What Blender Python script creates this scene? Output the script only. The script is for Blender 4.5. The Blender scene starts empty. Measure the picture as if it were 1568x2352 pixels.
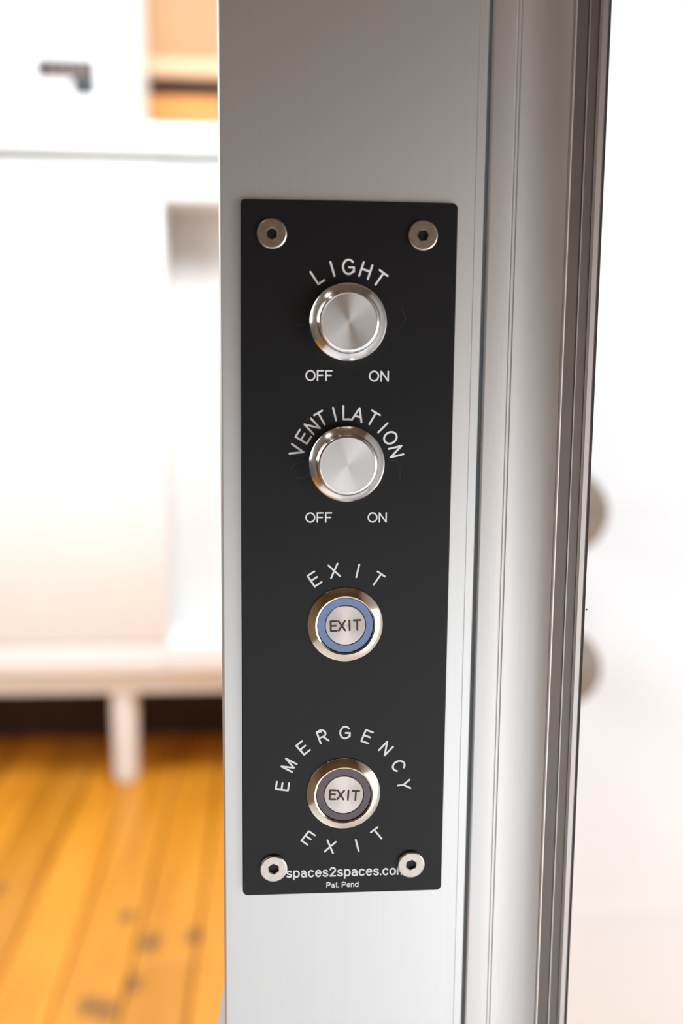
import bpy, bmesh, math, random
from mathutils import Vector, Matrix, Euler
random.seed(4)
MM = 0.001
ZP = 1.0434                      # height of the control panel's centre above the floor
scene = bpy.context.scene
COL = scene.collection

# ------------------------------------------------------------------ camera
cd = bpy.data.cameras.new('camera'); cam = bpy.data.objects.new('camera', cd); COL.objects.link(cam)
cam.location = (-0.022674, -0.289944, ZP + 0.056601)
cam.rotation_euler = (1.43070139, -0.00917591, -0.07161934)
cd.sensor_fit = 'VERTICAL'; cd.sensor_height = 36.0; cd.sensor_width = 24.0; cd.lens = 35.0
cd.clip_start = 0.01; cd.clip_end = 50
cd.dof.use_dof = True; cd.dof.focus_distance = 0.300; cd.dof.aperture_fstop = 5.4
scene.camera = cam

# ------------------------------------------------------------------ world, lights, exposure
w = bpy.data.worlds.new('world'); scene.world = w; w.use_nodes = True
bg = w.node_tree.nodes['Background']; bg.inputs[0].default_value = (1.0, 0.97, 0.93, 1); bg.inputs[1].default_value = 0.11
def area(name, loc, target, sx, sy, power, col=(1, 1, 1)):
    l = bpy.data.lights.new(name, 'AREA'); l.shape = 'RECTANGLE'; l.size = sx; l.size_y = sy; l.energy = power; l.color = col
    o = bpy.data.objects.new(name, l); COL.objects.link(o); o.location = loc
    o.rotation_euler = (Vector(target) - Vector(loc)).to_track_quat('-Z', 'Y').to_euler()
    return o
area('room_top_fill', (0.25, 1.0, 2.75), (-0.35, 2.2, 0.75), 1.7, 0.8, 86, (0.95, 0.98, 1.0))  # added overhead area light for cabinet and floor, not a window
area('room_left_fill', (-1.75, 0.35, 1.75), (-0.35, 2.2, 0.95), 1.2, 1.2, 30, (0.98, 0.99, 1.0))  # added out of view on the left to even the cabinet's light
area('booth_low_fill', (0.0, -1.55, 0.42), (0.0, 0.0, 0.50), 1.8, 0.8, 5.5, (0.945, 0.97, 1.0))  # added behind the camera to brighten the lower metal, no window there
area('booth_side_fill', (0.94, -0.75, 0.62), (0.0, -0.70, 0.62), 1.2, 1.1, 19, (0.99, 0.99, 1.0))  # added fill from the right for the print and metal
area('booth_down_light', (-0.72, -0.38, 2.2), (-0.72, -0.38, 0.0), 0.10, 0.10, 1.2, (1.0, 0.95, 0.88))
area('partition_fill', (1.5, 0.10, 1.0), (0.6, 1.0, 0.75), 0.8, 1.6, 21, (0.85, 0.93, 1.0))  # added only to whiten the partition
vs = scene.view_settings
vs.view_transform = 'Standard'; vs.look = 'None'; vs.exposure = 0.0; vs.gamma = 1.0; vs.use_curve_mapping = False

# ------------------------------------------------------------------ helpers
def lin(h):
    h = h.lstrip('#'); c = [int(h[i:i+2], 16) / 255 for i in (0, 2, 4)]
    return tuple((x / 12.92 if x <= 0.04045 else ((x + 0.055) / 1.055) ** 2.4) for x in c) + (1,)
class NT:
    def __init__(s, name):
        s.m = bpy.data.materials.new(name); s.m.use_nodes = True; s.t = s.m.node_tree
        s.b = s.t.nodes['Principled BSDF']; s.out = s.t.nodes['Material Output']
    def n(s, typ, **kw):
        nd = s.t.nodes.new(typ)
        for k, v in kw.items():
            if isinstance(k, str) and hasattr(nd, k): setattr(nd, k, v)
        return nd
    def l(s, a, b): s.t.links.new(a, b)
    def coords(s, scale=(1, 1, 1), out='Object'):
        tc = s.n('ShaderNodeTexCoord'); mp = s.n('ShaderNodeMapping'); mp.inputs['Scale'].default_value = scale
        s.l(tc.outputs[out], mp.inputs['Vector']); return mp.outputs['Vector']
    def noise(s, vec, scale, detail=3, rough=0.5):
        nz = s.n('ShaderNodeTexNoise'); nz.inputs['Scale'].default_value = scale; nz.inputs['Detail'].default_value = detail
        nz.inputs['Roughness'].default_value = rough; s.l(vec, nz.inputs['Vector']); return nz.outputs['Fac']
    def ramp(s, fac, stops):
        r = s.n('ShaderNodeValToRGB'); e = r.color_ramp.elements
        while len(e) < len(stops): e.new(0.5)
        for i, (p, c) in enumerate(stops): e[i].position = p; e[i].color = c
        s.l(fac, r.inputs['Fac']); return r.outputs['Color']
    def bump(s, fac, strength, dist):
        b = s.n('ShaderNodeBump'); b.inputs['Strength'].default_value = strength; b.inputs['Distance'].default_value = dist
        s.l(fac, b.inputs['Height']); s.l(b.outputs['Normal'], s.b.inputs['Normal']); return b
def mat(name, col, rough=0.5, metal=0.0, spec=0.5, noise=None, bump=None):
    """plain principled with a little procedural mottling; noise=(scale, amount), bump=(scale, strength, distance)"""
    M = NT(name); b = M.b
    b.inputs['Base Color'].default_value = col; b.inputs['Roughness'].default_value = rough
    b.inputs['Metallic'].default_value = metal; b.inputs['Specular IOR Level'].default_value = spec
    if noise:
        f = M.noise(M.coords(), noise[0], 4)
        lo = tuple(c * (1 - noise[1]) for c in col[:3]) + (1,); hi = tuple(min(1, c * (1 + noise[1])) for c in col[:3]) + (1,)
        M.l(M.ramp(f, [(0.3, lo), (0.7, hi)]), b.inputs['Base Color'])
    if bump:
        M.bump(M.noise(M.coords(), bump[0], 4), bump[1], bump[2])
    return M.m
def brushed(name, col, rough, sx, sz, strength=0.15, var=0.06):
    """anodised metal with a fine lengthwise drawn grain"""
    M = NT(name); b = M.b
    b.inputs['Metallic'].default_value = 1.0; b.inputs['Roughness'].default_value = rough
    f = M.noise(M.coords((sx, sx, sz)), 1.0, 4, 0.6)
    lo = tuple(c * (1 - var) for c in col[:3]) + (1,); hi = tuple(min(1, c * (1 + var)) for c in col[:3]) + (1,)
    M.l(M.ramp(f, [(0.3, lo), (0.7, hi)]), b.inputs['Base Color'])
    M.bump(f, strength, 0.00003)
    return M.m
def spun(name, col, rough, aniso=0.75, var=0.05):
    """turned metal: the grain runs in circles round the local Z axis"""
    M = NT(name); b = M.b
    b.inputs['Metallic'].default_value = 1.0; b.inputs['Roughness'].default_value = rough
    b.inputs['Anisotropic'].default_value = aniso
    tg = M.n('ShaderNodeTangent'); tg.direction_type = 'RADIAL'; tg.axis = 'Z'
    M.l(tg.outputs['Tangent'], b.inputs['Tangent'])
    tc = M.n('ShaderNodeTexCoord'); sep = M.n('ShaderNodeSeparateXYZ'); M.l(tc.outputs['Object'], sep.inputs[0])
    ln = M.n('ShaderNodeVectorMath'); ln.operation = 'LENGTH'
    cb = M.n('ShaderNodeCombineXYZ'); M.l(sep.outputs['X'], cb.inputs['X']); M.l(sep.outputs['Y'], cb.inputs['Y'])
    M.l(cb.outputs[0], ln.inputs[0])
    nz = M.n('ShaderNodeTexNoise'); nz.noise_dimensions = '1D'; nz.inputs['Scale'].default_value = 9000; nz.inputs['Detail'].default_value = 3
    M.l(ln.outputs['Value'], nz.inputs['W'])
    lo = tuple(c * (1 - var) for c in col[:3]) + (1,); hi = tuple(min(1, c * (1 + var)) for c in col[:3]) + (1,)
    M.l(M.ramp(nz.outputs['Fac'], [(0.3, lo), (0.7, hi)]), b.inputs['Base Color'])
    return M.m

def finish(name, bm, m, parent=None, sharp=30, smooth=True, loc=None, rot=None):
    me = bpy.data.meshes.new(name); bm.to_mesh(me); bm.free()
    if smooth:
        me.polygons.foreach_set('use_smooth', [True] * len(me.polygons)); me.set_sharp_from_angle(angle=math.radians(sharp))
    me.materials.append(m)
    o = bpy.data.objects.new(name, me); COL.objects.link(o)
    if parent: o.parent = parent
    if loc is not None: o.location = loc
    if rot is not None: o.rotation_euler = rot
    return o
def box(bm, lo, hi, bev=0.0, seg=2):
    vs_ = [bm.verts.new((x, y, z)) for x in (lo[0], hi[0]) for y in (lo[1], hi[1]) for z in (lo[2], hi[2])]
    idx = ((0, 1, 3, 2), (4, 6, 7, 5), (0, 4, 5, 1), (2, 3, 7, 6), (0, 2, 6, 4), (1, 5, 7, 3))
    fs = [bm.faces.new([vs_[i] for i in q]) for q in idx]
    if bev > 0:
        es = list({e for f in fs for e in f.edges})
        bmesh.ops.bevel(bm, geom=es, offset=bev, segments=seg, affect='EDGES', profile=0.5)
def box_obj(name, lo, hi, m, parent=None, bev=0.0, seg=2):
    bm = bmesh.new(); box(bm, lo, hi, bev, seg); bmesh.ops.recalc_face_normals(bm, faces=bm.faces)
    return finish(name, bm, m, parent)
def lathe(bm, prof, seg=96, cap0=False, cap1=False):
    """revolve (r, z) pairs about local Z"""
    rings = []
    for r, z in prof:
        if r < 1e-7: rings.append([bm.verts.new((0, 0, z))])
        else: rings.append([bm.verts.new((r * math.cos(2 * math.pi * k / seg), r * math.sin(2 * math.pi * k / seg), z)) for k in range(seg)])
    for a, b in zip(rings, rings[1:]):
        for k in range(seg):
            k2 = (k + 1) % seg
            q = [a[k % len(a)], a[k2 % len(a)], b[k2 % len(b)], b[k % len(b)]]
            u = []
            for v in q:
                if v not in u: u.append(v)
            if len(u) > 2: bm.faces.new(u)
    if cap0: bm.faces.new(rings[0])
    if cap1: bm.faces.new(rings[-1])
    bmesh.ops.recalc_face_normals(bm, faces=bm.faces)
    return rings
def extrude_outline(bm, pts, z0, z1):
    """closed outline (x, y) extruded along z, capped"""
    a = [bm.verts.new((x, y, z0)) for x, y in pts]; b = [bm.verts.new((x, y, z1)) for x, y in pts]
    n = len(pts)
    for i in range(n): bm.faces.new((a[i], a[(i + 1) % n], b[(i + 1) % n], b[i]))
    bm.faces.new(a); bm.faces.new(b[::-1])
    bmesh.ops.recalc_face_normals(bm, faces=bm.faces)
def rounded(x0, y0, x1, y1, r, n=6):
    out = []
    for cx, cy, a0 in ((x1 - r, y1 - r, 0), (x0 + r, y1 - r, 90), (x0 + r, y0 + r, 180), (x1 - r, y0 + r, 270)):
        for k in range(n + 1):
            a = math.radians(a0 + 90 * k / n); out.append((cx + r * math.cos(a), cy + r * math.sin(a)))
    return out
def thing(name, label, cat, loc=(0, 0, 0), group=None):
    o = bpy.data.objects.new(name, None); COL.objects.link(o); o.location = loc; o.empty_display_size = 0.02
    o['label'] = label; o['category'] = cat
    if group: o['group'] = group
    return o
def struct(o, label, cat):
    o['kind'] = 'structure'; o['label'] = label; o['category'] = cat; return o

# ------------------------------------------------------------------ materials
M_alu = brushed('anodised_aluminium', (0.80, 0.80, 0.79, 1), 0.46, 900, 6, 0.04, 0.012)
M_alu2 = brushed('anodised_aluminium_cover', (0.78, 0.765, 0.75, 1), 0.46, 900, 6, 0.04, 0.012)
M_champ = brushed('champagne_aluminium', (0.55, 0.50, 0.47, 1), 0.46, 900, 6, 0.04, 0.012)
M_channel = mat('bronze_grey_channel', lin('#6f675f'), 0.45, 0.6, 0.5, (60, 0.05))
M_dark = mat('grey_gap_seal', (0.15, 0.175, 0.19, 1), 0.6, noise=(80, 0.1))
M_gasket = mat('dark_rubber_gasket', (0.035, 0.026, 0.022, 1), 0.7, noise=(80, 0.2))
M_white_pl = mat('white_plastic', (0.9, 0.9, 0.9, 1), 0.4, noise=(40, 0.02))
M_white = mat('white_paint', (0.85, 0.86, 0.865, 1), 0.45, noise=(6, 0.015))
M_gap_shade = mat('grey_gap_shade', (0.30, 0.30, 0.27, 1), 0.6, noise=(6, 0.05))  # shade of the cabinet's top gap as a colour
M_part = mat('partition_white', (0.87, 0.88, 0.90, 1), 0.6, noise=(5, 0.01))
M_print = mat('white_print', (0.93, 0.94, 0.95, 1), 0.5, noise=(500, 0.05))
M_etch = mat('dark_etching', lin('#4a3230'), 0.6, noise=(900, 0.2))
M_scuff = mat('scuff_grey', (0.05, 0.05, 0.053, 1), 0.5, noise=(500, 0.2))
M_screw = mat('stainless_screw', (0.64, 0.58, 0.52, 1), 0.28, 1.0, noise=(700, 0.08), bump=(3000, 0.1, 0.00002))
M_chrome = mat('polished_nickel', (0.90, 0.80, 0.67, 1), 0.13, 1.0, noise=(400, 0.03))
M_knobring = mat('polished_aluminium', (0.90, 0.89, 0.88, 1), 0.16, 1.0, noise=(400, 0.03))
M_spun = spun('spun_aluminium', (0.97, 0.96, 0.95, 1), 0.34, 0.8)
M_spunsteel = spun('spun_steel', (0.64, 0.58, 0.54, 1), 0.36, 0.6)
M_blue = mat('blue_light_ring', lin('#7f97c4'), 0.45, noise=(400, 0.03))
M_grey = mat('grey_light_ring', lin('#6b6266'), 0.45, noise=(400, 0.04))
M_wood_beige = mat('beige_wall_paint', lin('#bd946c'), 0.8, noise=(4, 0.04))
M_brown = mat('brown_booth_lining', lin('#705a42'), 0.7, noise=(8, 0.15))
M_ledge = mat('pale_wood', lin('#d0ab88'), 0.5, noise=(12, 0.06))
M_board = mat('orange_wood', lin('#d08a3c'), 0.5, noise=(12, 0.1))
M_shade = mat('dark_brown_shade', (0.035, 0.014, 0.006, 1), 0.6, noise=(10, 0.2))  # shade as a colour: under the ledge and behind the cabinet legs
M_peg = mat('tan_wood', lin('#857060'), 0.6, noise=(20, 0.08))
M_mark = mat('dark_slate_print', lin('#2c3338'), 0.6, noise=(40, 0.2))
M_mark2 = mat('brown_print', lin('#8b7263'), 0.6, noise=(40, 0.2))
# black powder coat: fine grain in relief
_m = NT('black_powder_coat'); _b = _m.b
_f = _m.noise(_m.coords(), 2600, 3, 0.6)
_m.l(_m.ramp(_f, [(0.35, (0.005, 0.005, 0.0055, 1)), (0.7, (0.010, 0.010, 0.011, 1))]), _b.inputs['Base Color'])
_b.inputs['Roughness'].default_value = 0.37; _b.inputs['Specular IOR Level'].default_value = 0.35
_m.bump(_f, 0.35, 0.00006); M_black = _m.m
# window glass: clear, with a faint mirror
_m = NT('clear_glass'); _tr = _m.n('ShaderNodeBsdfTransparent'); _gl = _m.n('ShaderNodeBsdfGlossy'); _mx = _m.n('ShaderNodeMixShader')
_gl.inputs['Roughness'].default_value = 0.02; _fr = _m.n('ShaderNodeFresnel'); _fr.inputs['IOR'].default_value = 1.35
_tr.inputs['Color'].default_value = (0.985, 0.99, 0.99, 1)
_m.l(_fr.outputs[0], _mx.inputs[0]); _m.l(_tr.outputs[0], _mx.inputs[1]); _m.l(_gl.outputs[0], _mx.inputs[2]); _m.l(_mx.outputs[0], _m.out.inputs['Surface'])
M_glass = _m.m
# floor boards: amber varnished pine, lengthwise grain, tint per board, a few dark knots
_m = NT('amber_floorboard'); _b = _m.b
_tc = _m.n('ShaderNodeTexCoord'); _geo = _m.n('ShaderNodeNewGeometry')
_mp = _m.n('ShaderNodeMapping'); _mp.inputs['Scale'].default_value = (14, 1.2, 14); _m.l(_geo.outputs['Position'], _mp.inputs['Vector'])
_f = _m.noise(_mp.outputs['Vector'], 1.6, 5, 0.6)
_c = _m.ramp(_f, [(0.25, lin('#bd7818')), (0.5, lin('#dc9228')), (0.8, lin('#eaa43c'))])
_oi = _m.n('ShaderNodeObjectInfo'); _hs = _m.n('ShaderNodeHueSaturation')
_mr = _m.n('ShaderNodeMapRange'); _mr.inputs['To Min'].default_value = 0.82; _mr.inputs['To Max'].default_value = 1.08
_m.l(_oi.outputs['Random'], _mr.inputs['Value']); _m.l(_mr.outputs[0], _hs.inputs['Value']); _m.l(_c, _hs.inputs['Color'])
_kcol = _hs.outputs['Color']
for kx, ky, kr in ((-.313, 1.624, .022), (-.254, 1.527, .032), (-.171, 1.545, .026), (-.270, 1.396, .024), (-.337, 1.337, .026), (-.305, 1.322, .03), (-.60, 1.75, .02), (-.75, 1.45, .03)):
    _d = _m.n('ShaderNodeVectorMath'); _d.operation = 'SUBTRACT'; _d.inputs[1].default_value = (kx, ky, 0); _m.l(_geo.outputs['Position'], _d.inputs[0])
    _s = _m.n('ShaderNodeVectorMath'); _s.operation = 'MULTIPLY'; _s.inputs[1].default_value = (1, 0.6, 0); _m.l(_d.outputs[0], _s.inputs[0])
    _l = _m.n('ShaderNodeVectorMath'); _l.operation = 'LENGTH'; _m.l(_s.outputs[0], _l.inputs[0])
    _r = _m.n('ShaderNodeMapRange'); _r.inputs['From Min'].default_value = kr * 0.3; _r.inputs['From Max'].default_value = kr
    _r.inputs['To Min'].default_value = 0.75; _r.inputs['To Max'].default_value = 0.0; _m.l(_l.outputs['Value'], _r.inputs['Value'])
    _x = _m.n('ShaderNodeMix'); _x.data_type = 'RGBA'; _x.inputs['B'].default_value = (0.13, 0.065, 0.03, 1)
    _m.l(_r.outputs[0], _x.inputs['Factor']); _m.l(_kcol, _x.inputs[6]); _x.inputs[7].default_value = (0.13, 0.065, 0.03, 1); _kcol = _x.outputs[2]
_m.l(_kcol, _b.inputs['Base Color']); _b.inputs['Roughness'].default_value = 0.38
M_floor = _m.m
M_sub = mat('dark_subfloor', (0.05, 0.02, 0.006, 1), 0.7, noise=(8, 0.2))

# ------------------------------------------------------------------ the setting
D = 2.226                                        # distance of the cabinet front behind the door post
FX0, FX1, FY0, FY1 = -2.2, 2.1, -1.6, 3.0
floor = struct(box_obj('floor', (FX0, FY0, -0.06), (FX1, FY1, -0.014), M_sub), 'amber varnished board floor with dark knots running towards the cabinet', 'floor')
PW = 0.118
pb = bmesh.new(); box(pb, (0, 0, -0.014), (PW - 0.004, 1, 0), 0.0015, 1); bmesh.ops.recalc_face_normals(pb, faces=pb.faces)
plank0 = finish('floorboard', pb, M_floor, floor, smooth=False)
first = True
ncol = int((FX1 - FX0) / PW)
for i in range(ncol):
    x = FX0 + i * PW + 0.0335
    ys = [FY0]; y = FY0 + random.uniform(0.4, 1.6)
    while y < FY1 - 0.3: ys.append(y); y += random.uniform(1.3, 2.1)
    ys.append(FY1)
    for y0, y1 in zip(ys, ys[1:]):
        if first: o = plank0; first = False
        else: o = plank0.copy(); COL.objects.link(o); o.parent = floor
        o.location = (x, y0 + 0.0015, 0); o.scale = (1, y1 - y0 - 0.003, 1)
struct(box_obj('wall_back', (FX0, D + 0.45, 0), (FX1, D + 0.55, 3.0), M_wood_beige), 'warm beige wall behind the white cabinet', 'wall')
wb = bpy.data.objects['wall_back']
box_obj('boarding', (FX0, D + 0.425, 0.9), (FX1, D + 0.45, 1.862), M_board, wb, 0.002, 1)
struct(box_obj('baseboard_shade', (FX0, D + 0.42, 0.0), (FX1, D + 0.45, 0.42), M_shade, None, 0.002, 1), 'baseboard coloured dark brown as the shade behind the legs of the white cabinet', 'baseboard')  # its dark tone stands in for the shade under the cabinet
box_obj('ledge_shadow', (FX0, D + 0.415, 1.862), (FX1, D + 0.45, 1.895), M_shade, wb)  # dark strip in place of the shadow cast by the ledge
struct(box_obj('trim_1', (FX0, D + 0.37, 1.895), (FX1, D + 0.45, 1.945), M_ledge, None, 0.004, 2), 'pale wooden ledge along the beige wall above the cabinet', 'ledge')
side = struct(box_obj('wall_side', (0.20, 1.0, 0), (2.0, 1.06, 1.75), M_part, None, 0.002, 1), 'plain white partition behind the glass beside the aluminium post', 'wall')
# booth shell on the camera's side of the post
struct(box_obj('wall_left', (-1.05, -1.6, 0), (-1.0, -0.25, 2.25), M_brown), 'brown lined inner wall of the booth', 'wall')
struct(box_obj('wall_right', (0.95, -1.6, 0), (1.0, 0.05, 2.25), M_part), 'white inner wall of the booth', 'wall')
struct(box_obj('ceiling', (-1.05, -1.6, 2.25), (1.0, 0.05, 2.30), M_brown), 'brown lined ceiling of the booth', 'ceiling')
struct(box_obj('wall_rear', (-1.0, -1.65, 0.95), (0.95, -1.6, 2.25), M_brown), 'brown lined upper rear wall of the booth', 'wall')
struct(box_obj('floor_booth', (-1.0, -1.6, 0.0), (0.95, -0.02, 0.012), M_part), 'pale grey floor of the booth', 'floor')
# fixed pane beside the post
struct(box_obj('window_1', (0.0742, 0.0052, 0.0), (0.95, 0.0092, 2.25), M_glass), 'clear glass pane beside the aluminium post', 'window')
bm = bmesh.new(); lathe(bm, [(0.0, 0.0), (0.0003, 0.0), (0.0, 0.0001)], 10)
finish('speck', bm, M_gasket, bpy.data.objects['window_1'], loc=(0.0753, 0.0052, ZP - 0.0157), rot=(math.pi / 2, 0, 0))

# door post: an aluminium extrusion with a cover profile, a grey channel and a gasket
HP = 2.249
post_y = 0.0025
def strip(name, pts, m, parent, z0=0.0, z1=HP):
    bm = bmesh.new(); extrude_outline(bm, [(x * MM, y * MM) for x, y in pts], z0, z1)
    return finish(name, bm, m, parent, sharp=35)
def arc2(cx, cy, r, a0, a1, n=6):
    return [(cx + r * math.cos(math.radians(a0 + (a1 - a0) * k / n)), cy + r * math.sin(math.radians(a0 + (a1 - a0) * k / n))) for k in range(n + 1)]
pts = arc2(-36.0, 3.5, 1.0, 180, 270) + [(36.2, 2.5), (36.3, 2.75), (36.45, 2.75), (36.55, 2.5), (38.7, 2.5), (39.0, 2.8), (39.0, 45), (-37.0, 45)]
post = struct(strip('trim_2', pts, M_alu, None), 'satin aluminium door post carrying the black control panel', 'door post')
strip('shadow_gap', [(39.0, 3.9), (40.2, 3.9), (40.2, 44), (39.0, 44)], M_dark, post)
pts = arc2(40.9, 3.2, 0.75, 180, 270, 4) + [(46.9, 2.45), (47.3, 2.75), (47.55, 2.5), (48.0, 2.5), (48.25, 2.75), (48.6, 2.5)]
# concave sweep that comes forward towards the glass
for k in range(1, 15):
    t = k / 14
    pts.append((48.6 + 13.4 * t, 2.5 - 3.4 * t ** 2.6))
pts += [(62.2, 30), (40.15, 30)]
strip('cover_profile', pts, M_alu2, post)
strip('edge_bead', arc2(62.75, -0.3, 0.6, 0, 360, 14)[:-1], M_champ, post)
strip('channel', [(63.2, 3.6), (67.9, 3.6), (67.9, 30), (63.2, 30)], M_channel, post)
strip('channel_rib', [(67.9, 3.2), (68.2, 3.1), (68.4, 3.6), (68.4, 30), (67.9, 30)], M_alu2, post)
strip('channel', [(68.4, 3.7), (71.0, 3.7), (71.0, 30), (68.4, 30)], M_channel, post)
strip('glazing_bead', [(71.0, 3.4), (71.6, 2.7), (73.0, 2.7), (73.4, 3.2), (73.4, 30), (71.0, 30)], M_champ, post)
strip('gasket', [(73.4, 3.4), (74.2, 3.4), (74.2, 9.5), (73.4, 9.5)], M_gasket, post)
# white strike lip that leaves the post's door side below the panel
bm = bmesh.new()
out = [(-36.8, -133.5), (-39.2, -149.5), (-41.5, -170), (-44.0, -190), (-44.0, -260), (-40, -275), (-36.8, -275)]
a = [bm.verts.new((x * MM, 0.0035 + (-36.8 - x) * 1.33 * MM, ZP + z * MM)) for x, z in out]; b = [bm.verts.new((x * MM + 0.0008, 0.0045 + (-36.8 - x) * 1.33 * MM, ZP + z * MM)) for x, z in out]
for i in range(len(out)): bm.faces.new((a[i], a[(i + 1) % len(out)], b[(i + 1) % len(out)], b[i]))
bm.faces.new(a); bm.faces.new(b[::-1]); bmesh.ops.recalc_face_normals(bm, faces=bm.faces)
finish('strike_lip', bm, M_white_pl, post, smooth=False)

# ------------------------------------------------------------------ lettering: single-stroke alphabet
def arcp(cx, cy, rx, ry, a0, a1, n=10):
    return [(cx + rx * math.cos(math.radians(a0 + (a1 - a0) * k / n)), cy + ry * math.sin(math.radians(a0 + (a1 - a0) * k / n))) for k in range(n + 1)]
GL = {  # glyph: (width, [strokes]) for cap height 1
 'L': (.52, [[(0, 1), (0, 0), (.52, 0)]]),
 'I': (.0, [[(0, 0), (0, 1)]]),
 'G': (.78, [arcp(.40, .5, .40, .5, 42, 318, 22) + [(.78, .16), (.78, .46), (.44, .46)]]),
 'H': (.66, [[(0, 0), (0, 1)], [(.66, 0), (.66, 1)], [(0, .53), (.66, .53)]]),
 'T': (.70, [[(.35, 0), (.35, 1)], [(0, 1), (.70, 1)]]),
 'V': (.74, [[(0, 1), (.37, 0), (.74, 1)]]),
 'E': (.62, [[(.62, 1), (0, 1), (0, 0), (.62, 0)], [(0, .53), (.56, .53)]]),
 'N': (.66, [[(0, 0), (0, 1), (.66, 0), (.66, 1)]]),
 'A': (.76, [[(0, 0), (.38, 1), (.76, 0)], [(.14, .35), (.62, .35)]]),
 'O': (.84, [arcp(.42, .5, .42, .5, 0, 360, 28)]),
 'X': (.70, [[(0, 0), (.70, 1)], [(0, 1), (.70, 0)]]),
 'M': (.76, [[(0, 0), (0, 1), (.38, .05), (.76, 1), (.76, 0)]]),
 'R': (.68, [[(0, 0), (0, 1), (.40, 1)] + arcp(.40, .735, .25, .265, 90, -90, 10) + [(0, .47)], [(.36, .47), (.68, 0)]]),
 'C': (.76, [arcp(.41, .5, .41, .5, 38, 322, 22)]),
 'Y': (.72, [[(0, 1), (.36, .45), (.72, 1)], [(.36, .45), (.36, 0)]]),
 'F': (.56, [[(0, 0), (0, 1), (.56, 1)], [(0, .52), (.48, .52)]]),
 'P': (.62, [[(0, 0), (0, 1), (.36, 1)] + arcp(.36, .73, .26, .27, 90, -90, 10) + [(0, .46)]]),
 # lower case: x-height .72
 's': (.46, [arcp(.23, .54, .20, .17, 25, 225, 8) + [(.28, .33)] + arcp(.23, .18, .22, .17, 60, -160, 9)]),
 'p': (.52, [[(0, .72), (0, -.28)], arcp(.26, .36, .26, .36, 0, 360, 18)]),
 'a': (.48, [arcp(.22, .50, .21, .21, 160, 60, 5) + [(.45, .46), (.45, .12), (.50, 0)], arcp(.21, .20, .20, .20, 20, 300, 10) + [(.45, .18)], [(.45, .44), (.20, .40)]]),
 'c': (.48, [arcp(.26, .36, .26, .36, 42, 318, 16)]),
 'e': (.50, [[(.02, .38), (.50, .38)] + arcp(.26, .36, .25, .36, 4, 318, 18)]),
 '2': (.54, [arcp(.27, .73, .25, .27, 170, -30, 10) + [(.02, .02), (.54, .02)]]),
 '.': (.0, [[(0, .02), (0, .06)]]),
 'o': (.52, [arcp(.26, .36, .26, .36, 0, 360, 20)]),
 'm': (.78, [[(0, 0), (0, .72)], arcp(.195, .48, .195, .24, 180, 0, 8) + [(.39, 0)], arcp(.585, .48, .195, .24, 180, 0, 8) + [(.78, 0)]]),
 'n': (.46, [[(0, 0), (0, .72)], arcp(.23, .46, .23, .26, 180, 0, 9) + [(.46, 0)]]),
 't': (.24, [[(.12, .95), (.12, .12), (.16, .01), (.26, .01)], [(0, .70), (.26, .70)]]),
 'd': (.52, [[(.52, 1), (.52, 0)], arcp(.26, .36, .26, .36, 0, 360, 18)]),
}
LAYER = [0]
def ribbon(bm, P, hw):
    """flat line of half width hw with mitred bends and round ends, in the local x-y plane"""
    LAYER[0] = (LAYER[0] + 1) % 9; z = LAYER[0] * 2.0e-6
    n = len(P); closed = math.hypot(P[0][0] - P[-1][0], P[0][1] - P[-1][1]) < 1e-8
    T = []
    for (x0, y0), (x1, y1) in zip(P, P[1:]):
        L = math.hypot(x1 - x0, y1 - y0) or 1e-12; T.append(((x1 - x0) / L, (y1 - y0) / L))
    Lf, Rt = [], []
    for i in range(n):
        t0 = T[i - 1] if i > 0 else (T[-1] if closed else T[0]); t1 = T[i] if i < n - 1 else (T[0] if closed else T[-1])
        mx, my = t0[0] + t1[0], t0[1] + t1[1]; L = math.hypot(mx, my) or 1e-12; mx /= L; my /= L
        k = hw / max(0.5, mx * t1[0] + my * t1[1])
        Lf.append(bm.verts.new((P[i][0] - my * k, P[i][1] + mx * k, z))); Rt.append(bm.verts.new((P[i][0] + my * k, P[i][1] - mx * k, z)))
    for i in range(n - 1): bm.faces.new((Rt[i], Rt[i + 1], Lf[i + 1], Lf[i]))
    if not closed:
        for (cx, cy), (tx, ty), a_, b_ in ((P[0], (-T[0][0], -T[0][1]), Lf[0], Rt[0]), (P[-1], T[-1], Rt[-1], Lf[-1])):
            arc = []
            for k in range(1, 6):
                t = math.radians(-90 + 30 * k); c, s_ = math.cos(t), math.sin(t)
                arc.append(bm.verts.new((cx + hw * (tx * c - ty * s_), cy + hw * (ty * c + tx * s_), z)))
            bm.faces.new([a_] + arc + [b_])
def stroke(bm, P, hw):
    """split a line at its sharp corners and draw each run as a ribbon"""
    run = [P[0]]
    for i in range(1, len(P)):
        run.append(P[i])
        if i < len(P) - 1:
            a0 = math.atan2(P[i][1] - P[i - 1][1], P[i][0] - P[i - 1][0]); a1 = math.atan2(P[i + 1][1] - P[i][1], P[i + 1][0] - P[i][0])
            d = abs((a1 - a0 + math.pi) % (2 * math.pi) - math.pi)
            if d > math.radians(50): ribbon(bm, run, hw); run = [P[i]]
    ribbon(bm, run, hw)
def glyph(bm, ch, cx, cz, ang, h, hw, wid=1.0):
    """capital letter centred on (cx, cz), turned by ang degrees"""
    wd, st = GL[ch]; c, s = math.cos(math.radians(ang)), math.sin(math.radians(ang))
    for P in st:
        Q = []
        for x, y in P:
            u, v = (x - wd / 2) * h * wid, (y - 0.5) * h
            Q.append(((cx + u * c - v * s) * MM, (cz + u * s + v * c) * MM))
        stroke(bm, Q, hw * MM)
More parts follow.
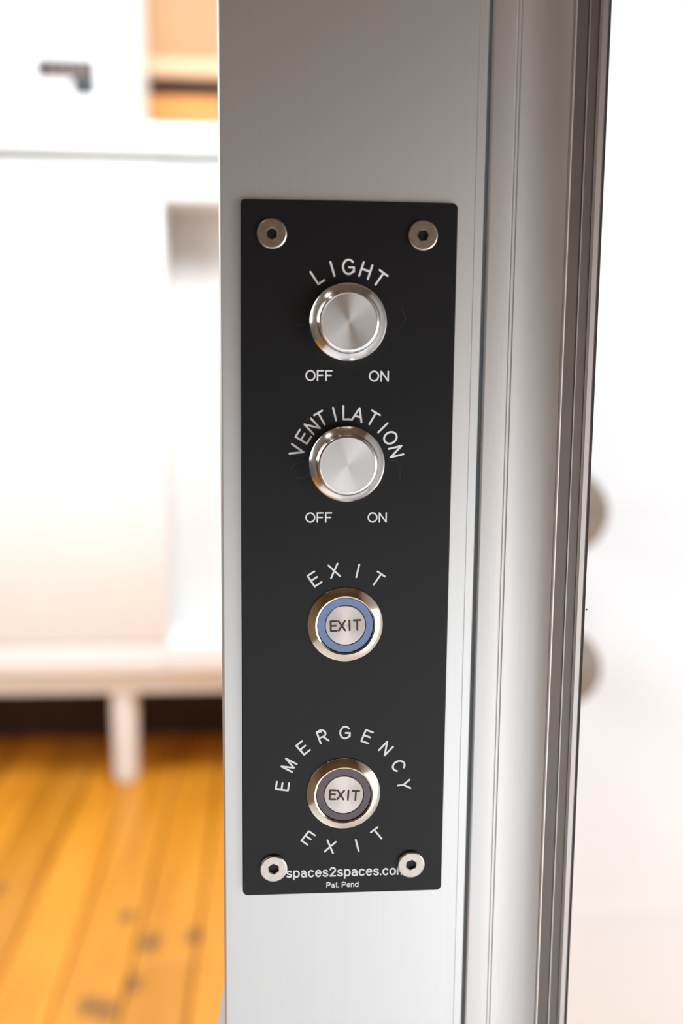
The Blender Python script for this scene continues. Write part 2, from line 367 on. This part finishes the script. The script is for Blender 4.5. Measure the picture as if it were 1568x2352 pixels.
def line_text(bm, txt, x0, x1, base, h, hw, gap=0.2, ang=0.0, spaces=0.4):
    """straight text fitted between x0 and x1 on the baseline"""
    adv = 0
    pos = []
    for ch in txt:
        if ch == ' ': adv += spaces; continue
        pos.append((ch, adv)); adv += GL[ch][0] + gap
    k = (x1 - x0) / ((adv - gap) * h)
    cxm, c, s = (x0 + x1) / 2, math.cos(math.radians(ang)), math.sin(math.radians(ang))
    for ch, a_ in pos:
        for P in GL[ch][1]:
            Q = []
            for x, y in P:
                u, v = x0 + (a_ + x) * h * k - cxm, y * h
                Q.append(((cxm + u * c - v * s) * MM, (base + u * s + v * c) * MM))
            stroke(bm, Q, hw * MM)
FRONT = (math.pi / 2, 0, 0)     # local x-y plane stands upright, local +z faces the booth

# ------------------------------------------------------------------ the control panel
panel = thing('control_panel', 'black control panel with two knobs and two exit buttons screwed to the aluminium post', 'control panel', (0, 0, ZP))
PH = 0.208837
bm = bmesh.new()
outl = rounded(-0.031, -PH / 2, 0.031, PH / 2, 0.0016, 6)
inn = rounded(-0.031 + 0.00025, -PH / 2 + 0.00025, 0.031 - 0.00025, PH / 2 - 0.00025, 0.00135, 6)
a = [bm.verts.new((x, y, -0.00248)) for x, y in outl]; b = [bm.verts.new((x, y, -0.0003)) for x, y in outl]; c = [bm.verts.new((x, y, 0)) for x, y in inn]
n = len(outl)
for p_, q_ in ((a, b), (b, c)):
    for i in range(n): bm.faces.new((p_[i], p_[(i + 1) % n], q_[(i + 1) % n], q_[i]))
bm.faces.new(c); bm.faces.new(a[::-1]); bmesh.ops.recalc_face_normals(bm, faces=bm.faces)
plate = finish('plate', bm, M_black, panel, sharp=25, rot=FRONT)
plate['label'] = 'black powder coated plate with rounded corners'

def lettering(label, build, lift=0.05, parent=panel, m=None, loc=None):
    bm = bmesh.new(); build(bm); bmesh.ops.recalc_face_normals(bm, faces=bm.faces)
    for f in bm.faces:
        if f.normal.z < 0: f.normal_flip()
    o = finish('lettering', bm, m or M_print, parent, smooth=False, rot=FRONT if parent is panel else None)
    o.location = loc if loc is not None else (0, -lift * MM, 0)
    o['label'] = label; return o
def ring_word(letters, c, h, hw, flip=False):
    def f(bm):
        for ch, r, ang in letters:
            x, z = c[0] - r * math.sin(math.radians(ang)), c[1] + r * math.cos(math.radians(ang))
            glyph(bm, ch, x, z, ang + (180 if flip else 0), h, hw)
    return f
LC, VC, EC, MC = (-0.1, 70.3), (-0.1, 30.0), (-0.1, -18.4), (-0.1, -71.6)
lettering('white word LIGHT arched over a knob', ring_word([('L', 15.9, 34), ('I', 15.9, 16.9), ('G', 15.9, .2), ('H', 15.7, -18.2), ('T', 15.5, -35)], LC, 4.0, 0.29))
lettering('white word VENTILATION arched over a knob', ring_word([('V', 15.0, 75.6), ('E', 14.9, 58.7), ('N', 14.8, 43.3), ('T', 15.0, 30), ('I', 14.8, 14.4), ('L', 14.8, .5), ('A', 14.6, -12.6), ('T', 15.1, -29.6), ('I', 14.8, -45.1), ('O', 14.8, -59.4), ('N', 14.9, -76.4)], VC, 3.85, 0.28))
lettering('white word EXIT arched over a button', ring_word([('E', 16.7, 33.6), ('X', 16.7, 11.7), ('I', 16.7, -12.5), ('T', 16.7, -34.8)], EC, 3.9, 0.28))
lettering('white word EMERGENCY arched over a button', ring_word([('E', 18.9, 81.9), ('M', 19.1, 60.9), ('E', 19.3, 40.1), ('R', 19.4, 19.6), ('G', 19.4, -.9), ('E', 19.3, -21.5), ('N', 19.1, -42.5), ('C', 18.9, -63.3), ('Y', 18.8, -83)], MC, 3.75, 0.29))
lettering('white word EXIT curved under a button', ring_word([('E', 17.9, 143), ('X', 17.8, 167.2), ('I', 17.7, -165.5), ('T', 17.4, -141.6)], MC, 3.75, 0.29, True))
lettering('white word OFF under the light knob', lambda bm: line_text(bm, 'OFF', -12.1, -4.65, 54.0, 2.8, 0.22, 0.26))
lettering('white word ON under the light knob', lambda bm: line_text(bm, 'ON', 6.3, 11.7, 54.0, 2.8, 0.22, 0.26))
lettering('white word OFF under the ventilation knob', lambda bm: line_text(bm, 'OFF', -11.95, -4.45, 12.6, 2.75, 0.22, 0.26))
lettering('white word ON under the ventilation knob', lambda bm: line_text(bm, 'ON', 6.45, 11.75, 12.6, 2.75, 0.22, 0.26))
lettering('white web address between the lower screws', lambda bm: line_text(bm, 'spaces2spaces.com', -17.4, 19.5, -98.65, 2.75, 0.25, 0.24))
lettering('small white words Pat. Pend', lambda bm: line_text(bm, 'Pat. Pend', -5.0, 4.75, -102.35, 1.6, 0.14, 0.26))
def scuffs(paths):
    def f(bm):
        for P in paths: stroke(bm, [(x * MM, z * MM) for x, z in P], 0.05 * MM)
    return f
for P in ([(15.3, 75.0), (16.6, 72.0), (15.0, 69.0)], [(-15.0, 69.8), (-12.6, 69.8)], [(12.6, 30.7), (14.6, 30.9), (16.1, 28.7), (15.6, 25.6)],
          [(-16.5, 28.3), (-15, 30.2), (-12.4, 30.6)], [(-15.6, 25.9), (-12.2, 25.6), (-11, 27)]):
    o = lettering('faint scuff line beside the knob', scuffs([P]), 0.03, panel, M_scuff); o.name = 'scuff'

# screws: low round head, hexagonal socket
def screw(x, z, turn):
    bm = bmesh.new(); S = 48; R = 4.25 * MM
    def ring(r, zz): return [bm.verts.new((r * math.cos(2 * math.pi * k / S), r * math.sin(2 * math.pi * k / S), zz)) for k in range(S)]
    def hexring(r, zz):
        out = []
        for k in range(S):
            a_ = 2 * math.pi * k / S; q = ((a_ - turn) % (math.pi / 3)) - math.pi / 6
            rr = r * math.cos(math.pi / 6) / math.cos(q); out.append(bm.verts.new((rr * math.cos(a_), rr * math.sin(a_), zz)))
        return out
    rs = [ring(R, 0), ring(R, .75 * MM), ring(R - .12 * MM, 1.0 * MM), ring(R - .4 * MM, 1.15 * MM), hexring(1.85 * MM, 1.15 * MM), hexring(1.6 * MM, .9 * MM), hexring(1.6 * MM, -1.1 * MM)]
    for p_, q_ in zip(rs, rs[1:]):
        for k in range(S): bm.faces.new((p_[k], p_[(k + 1) % S], q_[(k + 1) % S], q_[k]))
    tip = bm.verts.new((0, 0, -1.7 * MM))
    for k in range(S): bm.faces.new((rs[-1][k], rs[-1][(k + 1) % S], tip))
    bmesh.ops.recalc_face_normals(bm, faces=bm.faces)
    return finish('screw', bm, M_screw, panel, sharp=20, loc=(x * MM, 0, z * MM), rot=FRONT)
for x, z, t in ((-21.9, 94.9, 0.5), (21.0, 95.2, 0.12), (-21.5, -95.3, 0.6), (21.2, -95.2, 0.4)): screw(x, z, t)

# rotary knobs: bevelled flange, straight side, rounded edge and a spun face
def knob(c, label):
    bm = bmesh.new()
    lathe(bm, [(10.9 * MM, 0), (10.9 * MM, 4.9 * MM), (10.78 * MM, 5.08 * MM), (8.95 * MM, 6.3 * MM)] +
          [((7.85 + 1.1 * math.cos(math.radians(t))) * MM, (6.6 + 1.5 * math.sin(math.radians(t))) * MM) for t in (0, 15, 30, 45, 60, 75, 90)], 128)
    o = finish('rotary_knob', bm, M_knobring, panel, sharp=25, loc=(c[0] * MM, 0, c[1] * MM), rot=FRONT)
    o['label'] = label
    bm = bmesh.new(); lathe(bm, [(7.85 * MM, 8.1 * MM), (7.75 * MM, 8.04 * MM), (0.3 * MM, 8.02 * MM), (0, 8.02 * MM)], 128)
    f = finish('knob_face', bm, M_spun, o, sharp=8)
    f['label'] = 'spun silver face of the knob'
    return o
knob((-0.4, 70.5), 'silver rotary knob under the word LIGHT')
knob((-0.4, 30.2), 'silver rotary knob under the word VENTILATION')

def push_button(c, label, ring_mat, ring_label, word_ang):
    bm = bmesh.new()
    lathe(bm, [(11.35 * MM, 0), (11.35 * MM, .35 * MM), (11.25 * MM, .5 * MM), (9.15 * MM, 1.75 * MM), (8.95 * MM, 1.80 * MM), (8.5 * MM, 1.6 * MM), (8.4 * MM, 0.2 * MM)], 128)
    o = finish('push_button', bm, M_chrome, panel, sharp=22, loc=(c[0] * MM, 0, c[1] * MM), rot=FRONT); o['label'] = label
    bm = bmesh.new(); lathe(bm, [(8.30 * MM, .2 * MM), (8.30 * MM, 1.2 * MM), (8.22 * MM, 1.3 * MM), (6.25 * MM, 1.3 * MM), (6.18 * MM, 1.2 * MM), (6.18 * MM, .2 * MM)], 96)
    r = finish('light_ring', bm, ring_mat, o, sharp=35); r['label'] = ring_label
    bm = bmesh.new(); lathe(bm, [(6.05 * MM, .2 * MM), (6.05 * MM, 1.25 * MM), (5.85 * MM, 1.45 * MM), (0.2 * MM, 1.5 * MM), (0, 1.5 * MM)], 96)
    finish('button_cap', bm, M_spunsteel, o, sharp=35)
    bm = bmesh.new(); lathe(bm, [(8.45 * MM, .45 * MM), (0.0, .45 * MM)], 48)
    finish('button_well', bm, M_gasket, o)
    lettering('dark word EXIT on the steel cap', lambda b_: line_text(b_, 'EX I T', -4.35, 4.55, -1.45, 2.9, 0.28, 0.21, word_ang, 0.26), 0, o, M_etch, (0, 0, 1.53 * MM))
    return o
push_button(EC, 'exit push button with a blue ring', M_blue, 'blue translucent ring', 2.2)
push_button(MC, 'emergency exit push button with a grey ring', M_grey, 'dark grey translucent ring', -3.2)

# ------------------------------------------------------------------ white cabinet in the room
cab = thing('cabinet', 'tall white cabinet with a recessed bay on legs across the board floor', 'cabinet', (0, D, 0))
CX0, CX1 = -1.25, 0.30
def cb(name, lo, hi, m=M_white, bev=0.003, parent=cab): return box_obj(name, lo, hi, m, parent, bev, 2)
cb('carcass', (CX0, 0.022, 0.322), (-0.284, 0.40, 1.590))
cb('shadow_strip', (CX0 + 0.01, 0.05, 1.585), (CX1 - 0.01, 0.39, 1.618), M_gap_shade)  # grey strip paints the shade in the gap below the top board
cb('niche_back', (-0.284, 0.19, 0.322), (CX1 - 0.02, 0.40, 1.590))
cb('side_panel', (CX1 - 0.02, 0.0, 0.322), (CX1, 0.40, 1.590))
cb('base_frame', (CX0 + 0.01, 0.03, 0.262), (CX1 - 0.01, 0.39, 0.322))
cb('bottom_rail', (-0.284, 0.0, 0.322), (CX1 - 0.02, 0.19, 0.400))
cb('top_rail', (-0.284, 0.0, 1.508), (CX1 - 0.02, 0.19, 1.590))
cb('top_board', (CX0 - 0.01, -0.004, 1.618), (CX1 + 0.01, 0.40, 1.682))
cb('bottom_rail', (CX0, 0.0, 0.322), (-0.285, 0.022, 0.398))
cb('top_rail', (CX0, 0.0, 1.510), (-0.285, 0.022, 1.590))
cb('cabinet_door', (CX0 + 0.002, 0.0, 0.402), (-0.284, 0.022, 1.506))
lp = [(0, 0.0), (0.024, 0.0), (0.031, 0.008), (0.034, 0.03), (0.038, 0.262), (0, 0.262)]
legm = None
for x, y in ((-0.407, 0.075), (CX0 + 0.08, 0.075), (CX1 - 0.06, 0.075), (CX0 + 0.08, 0.34), (CX1 - 0.06, 0.34)):
    if legm is None:
        bm = bmesh.new(); lathe(bm, lp, 32); o = finish('leg', bm, M_white, cab, sharp=40); legm = o
    else:
        o = legm.copy(); COL.objects.link(o); o.parent = cab
    o.location = (x, y, 0)
bx = thing('storage_box', 'white box with a dark printed mark standing on the cabinet', 'box', (0, D, 1.682))
box_obj('box_body', (-1.05, 0.004, 0.0), (-0.344, 0.32, 0.46), M_white, bx, 0.006, 2)
box_obj('box_lid', (-1.055, -0.002, 0.46), (-0.339, 0.326, 0.50), M_white, bx, 0.006, 2)
def mk(name, x0, z0, x1, z1, m, lift): box_obj(name, (x0, 0.004 - lift, z0 - 1.682), (x1, 0.0045, z1 - 1.682), m, bx)
mk('printed_mark', -0.572, 1.780, -0.434, 1.826, M_mark, 0.0006)
mk('printed_mark', -0.488, 1.744, -0.434, 1.780, M_mark, 0.0006)
for x in (-0.548, -0.523, -0.503, -0.481, -0.460): mk('printed_stripe', x, 1.788, x + 0.009, 1.814, M_mark2, 0.0012)

# two wooden pegs on the partition, half hidden by the post
for z, x, r, lab in ((0.926, 0.350, 0.056, 'upper round tan wooden peg on the white partition'), (0.722, 0.356, 0.050, 'lower round tan wooden peg on the white partition')):
    bm = bmesh.new()
    lathe(bm, [(0, 0), (r * .45, 0), (r * .42, .03), (r * .9, .045), (r, .06), (r * .95, .075), (r * .6, .088), (0, .092)], 48)
    o = finish('wooden_peg', bm, M_peg, None, sharp=40, loc=(x, 1.0, z), rot=FRONT)
    o['label'] = lab; o['category'] = 'coat peg'; o['group'] = 'wooden pegs on the partition'
